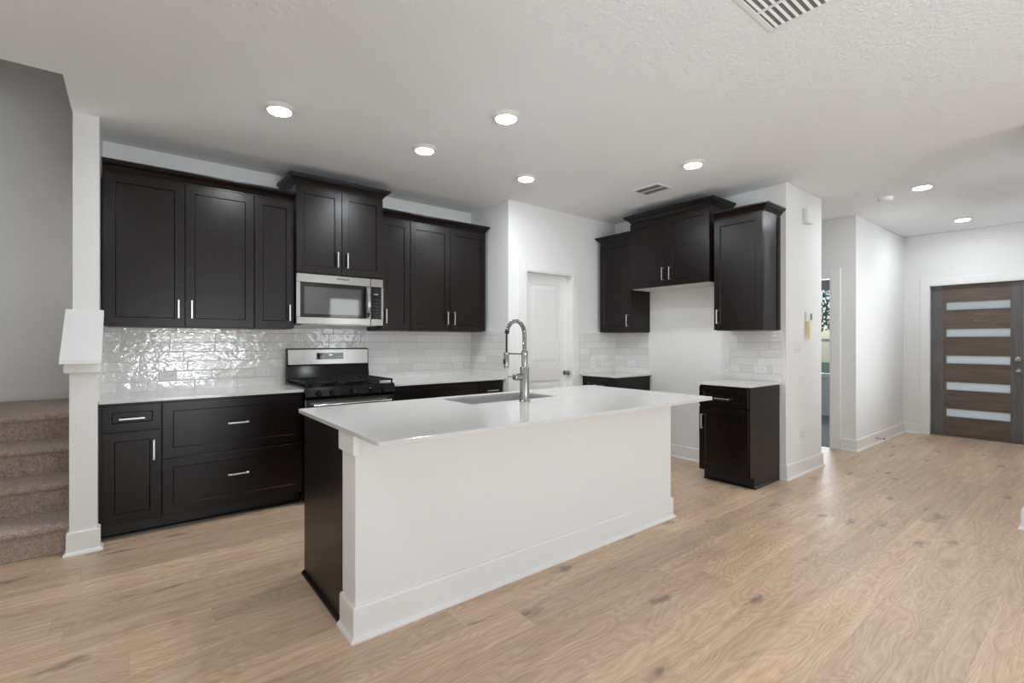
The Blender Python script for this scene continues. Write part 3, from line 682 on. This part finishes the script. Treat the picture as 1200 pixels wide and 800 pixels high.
# resample helix finely
hp = []; steps = 1150; tot = length[-1]; idx = 0
for s in range(steps + 1):
    L = tot * s / steps
    while idx < len(length) - 2 and length[idx + 1] < L: idx += 1
    f = (L - length[idx]) / max(1e-9, length[idx + 1] - length[idx]); p = dense[idx].lerp(dense[idx + 1], f)
    d = (dense[idx + 1] - dense[idx]).normalized(); xx = Vector((1, 0, 0)); w = d.cross(xx); ph = L / 0.0062 * 2 * PI
    hp.append(p + (xx * math.cos(ph) + w * math.sin(ph)) * 0.0115)
mbs.tube(hp, 0.0026, 5); mbs.build('spring', NICKEL, fa, smooth=True)
end = arc[-1]
MB().tube(arc, 0.0095, 12).build('hose', NICKEL, fa, smooth=True)
MB().tube([end, (0, end[1] + 0.006, end[2] - 0.03), (0, 0.185, 0.39), (0, 0.185, 0.30)], 0.0065, 10).cyl((0, end[1] - 0.003, end[2] + 0.008), (0, end[1] + 0.003, end[2] - 0.012), 0.0155).build('drop_hose', RUBBER, fa, smooth=True)
sh = MB().lathe([(0, 0.300), (0.010, 0.300), (0.0165, 0.292), (0.0175, 0.215), (0.0155, 0.200), (0, 0.200)], (0, 0.185, 0)).build('spray_head', NICKEL, fa, smooth=True)
MB().box(-0.026, 0.178, 0.226, -0.016, 0.192, 0.262, 0.004).build('spray_button', RUBBER, sh)
MB().cyl((0, 0.0, 0.296), (0, 0.178, 0.296), 0.0042).cyl((0, 0.185, 0.289), (0, 0.185, 0.303), 0.0195).cyl((0, 0, 0.289), (0, 0, 0.303), 0.0215).build('support_arm', NICKEL, fa, smooth=True)
hv = MB().cyl((-0.020, 0, 0.155), (-0.078, 0, 0.155), 0.0215).lathe([(0.0215, 0), (0.019, 0.006), (0, 0.008)], (-0.078, 0, 0.155), (-1, 0, 0)).build('handle_valve', NICKEL, fa, smooth=True)
MB().cyl((-0.080, 0, 0.155), (-0.130, 0.0, 0.161), 0.0042).build('lever', NICKEL, hv, smooth=True)

# ================================================================== range
rg = thing('range', 'stainless and black gas range between the base cabinets', 'stove', (1.433, 4.570, 0))
RW = 0.372
MB().box(-RW, -0.600, 0.03, RW, -0.0, 0.898).build('body', BLACKGLOSS, rg)
# oven door and drawer
od = MB().box(-RW + 0.002, -0.632, 0.235, RW - 0.002, -0.600, 0.822, 0.004).build('oven_door', STEEL, rg)
MB().box(-0.25, -0.634, 0.36, 0.25, -0.631, 0.66).build('door_window', BLACKGLASS, od)
hd = MB().cyl((-0.32, -0.675, 0.775), (0.32, -0.675, 0.775), 0.012)
for s in (-0.29, 0.29): hd.cyl((s, -0.675, 0.775), (s, -0.63, 0.775), 0.009)
hd.build('handle', STEEL, od, smooth=True)
MB().box(-RW + 0.002, -0.628, 0.04, RW - 0.002, -0.600, 0.228, 0.004).build('drawer', STEEL, rg)
cp = MB().prism([(-0.600, 0.828), (-0.640, 0.828), (-0.644, 0.845), (-0.632, 0.915), (-0.600, 0.920)], 'x', -RW, RW).build('control_panel', BLACKGLOSS, rg)
for kx in (-0.27, -0.165, 0.0, 0.165, 0.27):
    kb = MB().lathe([(0, 0), (0.024, 0), (0.024, 0.006), (0.019, 0.010), (0.017, 0.030), (0.015, 0.034), (0, 0.034)], (kx, -0.639, 0.870), (0, -1, 0.15)).box(kx - 0.004, -0.678, 0.855, kx + 0.004, -0.668, 0.893, 0.002)
    kb.build('knob', BLACKGLOSS, rg, smooth=True)
MB().box(-RW - 0.001, -0.632, 0.898, RW + 0.001, -0.05, 0.920, 0.006, 2).build('cooktop', BLACKGLOSS, rg)
for bx, by, br in ((-0.245, -0.46, 0.045), (-0.245, -0.20, 0.038), (0.245, -0.46, 0.050), (0.245, -0.20, 0.034), (0, -0.33, 0.048)):
    MB().lathe([(0, 0.92), (br + 0.012, 0.92), (br + 0.008, 0.930), (br, 0.931), (br, 0.938), (br - 0.006, 0.941), (0, 0.941)], (bx, by, 0)).build('burner', IRON, rg, smooth=True)
for gx0, gx1 in ((-0.362, -0.124), (-0.120, 0.120), (0.124, 0.362)):
    g = MB(); zt = 0.957; cx = (gx0 + gx1) / 2
    for x in (gx0, gx1 - 0.011): g.box(x, -0.615, zt - 0.014, x + 0.011, -0.065, zt, 0.002)
    for y in (-0.615, -0.345, -0.076): g.box(gx0, y, zt - 0.014, gx1, y + 0.011, zt, 0.002)
    g.box(cx - 0.005, -0.61, zt - 0.012, cx + 0.005, -0.07, zt, 0.002)
    for y in (-0.48, -0.21): g.box(gx0 + 0.008, y, zt - 0.012, gx1 - 0.008, y + 0.009, zt, 0.002)
    for x in (gx0, gx1 - 0.011):
        for y in (-0.615, -0.076): g.box(x, y, 0.920, x + 0.011, y + 0.011, zt - 0.01)
    g.build('grate', IRON, rg)
bgd = MB().prism([(0.0, 0.90), (-0.070, 0.90), (-0.070, 0.925), (-0.050, 1.062), (-0.052, 1.07), (-0.044, 1.212), (-0.030, 1.218), (0.0, 1.218)], 'x', -RW + 0.004, RW - 0.004).build('backguard', BLACKGLOSS, rg)
stp = MB().prism([(-0.0500, 1.072), (-0.0535, 1.075), (-0.0465, 1.206), (-0.040, 1.210)], 'x', -RW + 0.014, RW - 0.012).build('steel_fascia', STEEL, bgd)
dsp = MB().prism([(-0.050, 1.118), (-0.0535, 1.118), (-0.0500, 1.176), (-0.046, 1.176)], 'x', -0.115, 0.125).build('display', BLACKGLASS, bgd)
mk = MB()
for a, b in ((-0.006, 0.006), (0.010, 0.022)): mk.box(a, -0.0535, 1.152, b, -0.0515, 1.164)
for a in (-0.085, -0.060, 0.06, 0.085, 0.105): mk.box(a, -0.0537, 1.138, a + 0.008, -0.0520, 1.141)
mk.build('lettering', MARK, dsp)
for s in (-0.30, 0.30):
    for t in (-0.55, -0.06): MB().cyl((s, t, 0), (s, t, 0.03), 0.018).build('foot', RUBBER, rg)

# ================================================================== microwave
mw = thing('microwave', 'stainless over-the-range microwave hanging under the raised cabinet', 'microwave', (1.435, 4.575, 1.420))
MX = 0.3755
MB().box(-MX, -0.355, 0.006, MX, 0, 0.427).build('body', BLACKGLOSS, mw)
MB().box(-MX + 0.05, -0.345, 0.0, MX - 0.05, -0.02, 0.006).build('vent_grille', STEEL, mw)
md = MB()
DX1 = 0.255
md.box(-MX, -0.388, 0.004, DX1, -0.356, 0.066, 0.004).box(-MX, -0.388, 0.352, DX1, -0.356, 0.427, 0.004)
md.box(-MX, -0.388, 0.066, -MX + 0.030, -0.356, 0.352).box(0.210, -0.388, 0.066, DX1, -0.356, 0.352)
mdo = md.build('door', STEEL, mw)
MB().box(-MX + 0.028, -0.386, 0.064, 0.250, -0.360, 0.354, 0.003).build('door_glass', BLACKGLASS, mdo)
MB().box(-MX + 0.062, -0.3875, 0.092, 0.170, -0.3855, 0.318).build('screened_window', GREYGLASS, mdo)
hpts = [(0.222, -0.385, 0.070), (0.222, -0.405, 0.080)] + [(0.222, -0.412 - 0.022 * math.sin(PI * k / 10), 0.090 + 0.024 * k) for k in range(11)] + [(0.222, -0.405, 0.340), (0.222, -0.385, 0.348)]
hm = MB()
prev = None
for a, b in zip(hpts, hpts[1:]):
    v0 = [hm.bm.verts.new((a[0] + dx, a[1] + dy, a[2])) for dx, dy in ((-0.017, 0.0), (-0.013, -0.007), (0.013, -0.007), (0.017, 0.0))]
    v1 = [hm.bm.verts.new((b[0] + dx, b[1] + dy, b[2])) for dx, dy in ((-0.017, 0.0), (-0.013, -0.007), (0.013, -0.007), (0.017, 0.0))]
    for k in range(4): hm.bm.faces.new((v0[k], v0[(k + 1) % 4], v1[(k + 1) % 4], v1[k]))
bmesh.ops.remove_doubles(hm.bm, verts=hm.bm.verts[:], dist=1e-5)
hm.build('handle', STEEL, mdo, smooth=True)
MB().box(DX1 + 0.002, -0.388, 0.004, MX, -0.356, 0.066, 0.004).box(DX1 + 0.002, -0.388, 0.352, MX, -0.356, 0.427, 0.004).box(MX - 0.020, -0.388, 0.066, MX, -0.356, 0.352).build('control_frame', STEEL, mw)
cpl = MB().box(DX1 + 0.002, -0.386, 0.064, MX - 0.018, -0.358, 0.354).build('control_panel', BLACKGLASS, mw)
mk = MB(); mk.box(0.285, -0.3868, 0.282, 0.325, -0.3855, 0.292)
for i in range(6):
    for j in range(3): mk.box(0.280 + j * 0.024, -0.3868, 0.085 + i * 0.030, 0.290 + j * 0.024, -0.3855, 0.0875 + i * 0.030)
mk.build('lettering', mat('panel_marks', (0.25, 0.25, 0.25), 0.5), cpl)
tc = bpy.data.curves.new('logo', 'FONT'); tc.body = 'Whirlpool'; tc.size = 0.026; tc.align_x = 'CENTER'; tc.extrude = 0.0006; tc.materials.append(LOGO)
lt = bpy.data.objects.new('logo', tc); COL.objects.link(lt); bpy.context.view_layer.update()
me = bpy.data.meshes.new_from_object(lt.evaluated_get(bpy.context.evaluated_depsgraph_get())); bpy.data.objects.remove(lt)
if not me.materials: me.materials.append(LOGO)
lo = bpy.data.objects.new('lettering', me); COL.objects.link(lo); lo.parent = mdo; lo.rotation_euler = (PI / 2, 0, 0); lo.location = (0.005, -0.3892, 0.391)

# ================================================================== ceiling fixtures
lamp = thing('ceiling_light', 'round disc ceiling light above the stair-side cabinets', 'light', (0.727, 3.262, H), group='round ceiling lights')
MB().lathe([(0, 0), (0.094, 0), (0.094, -0.003), (0.088, -0.007), (0.070, -0.022), (0.067, -0.022), (0.064, -0.016), (0, -0.016)], seg=40).build('trim_ring', TRIM, lamp, smooth=True)
MB().lathe([(0.0665, -0.0205), (0.062, -0.0245), (0.040, -0.0275), (0, -0.0285)], seg=40).build('lens', LENS, lamp, smooth=True)
lamps = [((1.903, 2.465), 'round disc ceiling light above the island sink'),
         ((1.737, 3.262), 'round disc ceiling light above the aisle before the range'),
         ((2.747, 3.270), 'round disc ceiling light nearest the pantry corner'),
         ((3.603, 2.164), 'round disc ceiling light between the island and refrigerator cabinets'),
         ((5.861, 1.152), 'round disc ceiling light in the foyer, beside the smoke detector'),
         ((-0.45, 1.25), 'added out-of-view disc ceiling light in the living room near the stairs'), ((3.2, -2.6), 'added out-of-view disc ceiling light over the living room'),  # two unseen lamps added to brighten the floor and bounce to the ceiling
         ((7.800, 1.160), 'round disc ceiling light closest to the front door')]
for (x, y), lab in lamps:
    c = copy_tree(lamp); c.location = (x, y, H if x < 4.7 else H + 0.012); c['label'] = lab
def vent(label, loc, sx, sy, cols, n, group, flip=1):
    r = thing('ceiling_vent', label, 'vent', loc, 0, group); fr = 0.024
    f = MB().box(0, 0, -0.006, sx, fr, 0, 0.002).box(0, sy - fr, -0.006, sx, sy, 0, 0.002).box(0, fr, -0.006, fr, sy - fr, 0).box(sx - fr, fr, -0.006, sx, sy - fr, 0)
    cw = (sx - 2 * fr) / cols
    for k in range(1, cols): f.box(fr + k * cw - 0.007, fr, -0.006, fr + k * cw + 0.007, sy - fr, 0)
    f.build('frame', TRIM, r)
    MB().box(0.01, 0.01, -0.0015, sx - 0.01, sy - 0.01, -0.0003).build('duct_shade', DUCT_SHADE, r)  # flat grey sheet, its colour stands in for shade between the louvers
    p = (sy - 2 * fr) / n; s = MB()
    for i in range(n):
        y = fr + (i + 0.5) * p
        s.prism([(y - flip * p * 0.22, -0.0015), (y - flip * p * 0.16, -0.0015), (y + flip * p * 0.16, -0.0065), (y + flip * p * 0.08, -0.0065)], 'x', fr, sx - fr)
    s.build('louver', TRIM, r); return r
vent('large louvered white ceiling vent at the top edge above the island', (1.835, 0.50, H), 0.53, 0.52, 3, 16, 'louvered ceiling vents')
vent('small square ceiling vent in front of the refrigerator cabinets', (3.80, 2.635, H), 0.24, 0.305, 2, 9, 'louvered ceiling vents', -1)
sd = thing('smoke_detector', 'white round smoke detector on the foyer ceiling', 'smoke detector', (6.058, 1.482, H + 0.012))
MB().lathe([(0, 0), (0.068, 0), (0.068, -0.012), (0.062, -0.018), (0.058, -0.030), (0.045, -0.038), (0, -0.040)]).build('housing', LIGHTPLASTIC, sd, smooth=True)
MB().lathe([(0.059, -0.019), (0.0592, -0.024), (0.0585, -0.024)]).build('vent_slot', SLOT, sd)

# ================================================================== wall plates and small fixtures
def outlet(label, loc, rz, horiz=True, group='outlets set in the tile backsplash'):
    r = thing('outlet', label, 'outlet', loc, rz, group)
    w, h = (0.116, 0.072) if horiz else (0.072, 0.116)
    MB().box(-w / 2, -0.006, -h / 2, w / 2, 0, h / 2, 0.002).build('cover_plate', LIGHTPLASTIC, r)
    for s in (-1, 1):
        cx, cz = (s * 0.020, 0) if horiz else (0, s * 0.020)
        f = MB().box(cx - 0.016, -0.0075, cz - 0.016, cx + 0.016, -0.0055, cz + 0.016, 0.001).build('receptacle', LIGHTPLASTIC, r)
        q = MB()
        if horiz: q.box(cx - 0.004, -0.0085, cz + 0.004, cx + 0.006, -0.0072, cz + 0.007).box(cx - 0.004, -0.0085, cz - 0.007, cx + 0.006, -0.0072, cz - 0.004)
        else: q.box(cx + 0.004, -0.0085, cz - 0.004, cx + 0.007, -0.0072, cz + 0.006).box(cx - 0.007, -0.0085, cz - 0.004, cx - 0.004, -0.0072, cz + 0.006)
        q.build('slots', SLOT, f)
    return r
YT = YB - 0.010
outlet('horizontal white outlet in the tile nearest the stair post', (0.222, YT, 1.014), 0)
outlet('horizontal white outlet in the tile just left of the range', (0.889, YT, 1.018), 0)
outlet('horizontal white outlet in the tile just right of the range', (2.365, YT, 1.014), 0)
outlet('horizontal white outlet in the tile near the pantry corner', (2.860, YT, 1.012), 0)
outlet('vertical white outlet in the tile beside the pantry door', (4.302, 3.890, 1.026), 0, False)
outlet('horizontal white outlet in the tile under the small corner cabinet', (XF - 0.010, 3.645, 1.014), R90)
outlet('horizontal white outlet above the small right-hand countertop', (XF - 0.010, 2.130, 1.014), R90)
outlet('vertical white outlet on the bare wall of the refrigerator space', (XF, 2.470, 1.030), R90, False, 'outlets on painted walls')
outlet('vertical white outlet low on the wall end below the light switches', (5.085, 1.905, 0.385), 0, False, 'outlets on painted walls')
sw = thing('light_switch', 'white triple light switch plate on the wall end below the thermostat', 'switch', (4.985, 1.905, 1.235))
MB().box(-0.083, -0.006, -0.058, 0.083, 0, 0.058, 0.002).build('cover_plate', LIGHTPLASTIC, sw)
for k in (-1, 0, 1): MB().box(k * 0.046 - 0.016, -0.010, -0.033, k * 0.046 + 0.016, -0.005, 0.033, 0.002).build('rocker', LIGHTPLASTIC, sw)
th = thing('thermostat', 'white wall thermostat with a small grey screen', 'thermostat', (5.235, 1.905, 1.525))
MB().box(-0.075, -0.018, -0.048, 0.062, 0, 0.048, 0.004).build('housing', LIGHTPLASTIC, th)
MB().box(0.010, -0.0195, -0.030, 0.054, -0.0175, 0.030).build('screen', SCREEN, th)
tg = MB().prism([(-0.030, 0.085), (0.012, 0.085), (0.020, 0.03), (0.018, -0.07), (0.004, -0.088), (-0.012, -0.07), (-0.026, 0.0)], 'y', -0.026, -0.0215)
tg.cyl((-0.01, -0.024, 0.083), (-0.01, -0.024, 0.112), 0.0015, seg=6)
o = tg.build('hanging_tag', YELLOW, loc=(5.190, 1.905, 1.385)); tag(o, 'yellow card tag hanging below the thermostat', 'tag')
ch = thing('door_chime', 'white door chime box high on the wall end', 'door chime', (5.195, 1.905, 2.505))
MB().box(-0.075, -0.045, -0.070, 0.075, -0.002, 0.070, 0.004).build('cover', LIGHTPLASTIC, ch)
MB().box(-0.082, -0.003, -0.077, 0.082, 0, 0.077).build('back_plate', LIGHTPLASTIC, ch)
ds = thing('door_stop', 'small metal spring door stop on the foyer baseboard', 'door stop', (7.30, 1.881, 0.075))
MB().cyl((0, 0, 0), (0, -0.008, 0), 0.012).build('mount', HINGE, ds)
MB().tube([(0.0, -0.006, 0), (0.0, -0.075, -0.002)], 0.0048, 10).build('spring', HINGE, ds, smooth=True)
MB().cyl((0, -0.074, -0.002), (0, -0.088, -0.002), 0.0085).build('tip', RUBBER, ds)

# ================================================================== outdoors beyond the bedroom window
tag(MB().box(9.6, -6, -0.35, 40, 22, -0.25).build('lawn', GRASS), kind='structure')
random.seed(5)
def tree(loc, h, label):
    r = thing('tree', label, 'tree', loc, 0, 'trees outside the bedroom window')
    MB().tube([(0, 0, 0), (0.05, 0.02, h * 0.3), (0.0, 0.05, h * 0.6), (0.06, 0, h * 0.8)], [0.11, 0.09, 0.06, 0.03], 8).build('trunk', BARK, r, smooth=True)
    f = bmesh.new()
    for k in range(2600):
        a = random.random() * 2 * PI; q = random.random() ** 0.5; zz_ = h * (0.35 + 0.65 * random.random()); rad = h * 0.30 * q * math.sin(PI * min(1, max(0.1, (zz_ / h - 0.2) / 0.85)))
        c = Vector((rad * math.cos(a), rad * math.sin(a), zz_)); s = 0.05 + 0.05 * random.random()
        n1 = Vector((random.uniform(-1, 1), random.uniform(-1, 1), random.uniform(-1, 1))).normalized(); n2 = n1.orthogonal().normalized()
        vs = [f.verts.new(c + d) for d in (n1 * s, n2 * s * 0.5, -n1 * s, -n2 * s * 0.5)]; fc = f.faces.new(vs); fc.material_index = random.random() < 0.4
    me = bpy.data.meshes.new('foliage'); f.to_mesh(me); f.free(); me.materials.append(LEAF); me.materials.append(LEAF2)
    o = bpy.data.objects.new('foliage', me); COL.objects.link(o); o.parent = r; return r
tree((14.2, 4.95, -0.25), 5.2, 'leafy tree seen through the bedroom window')
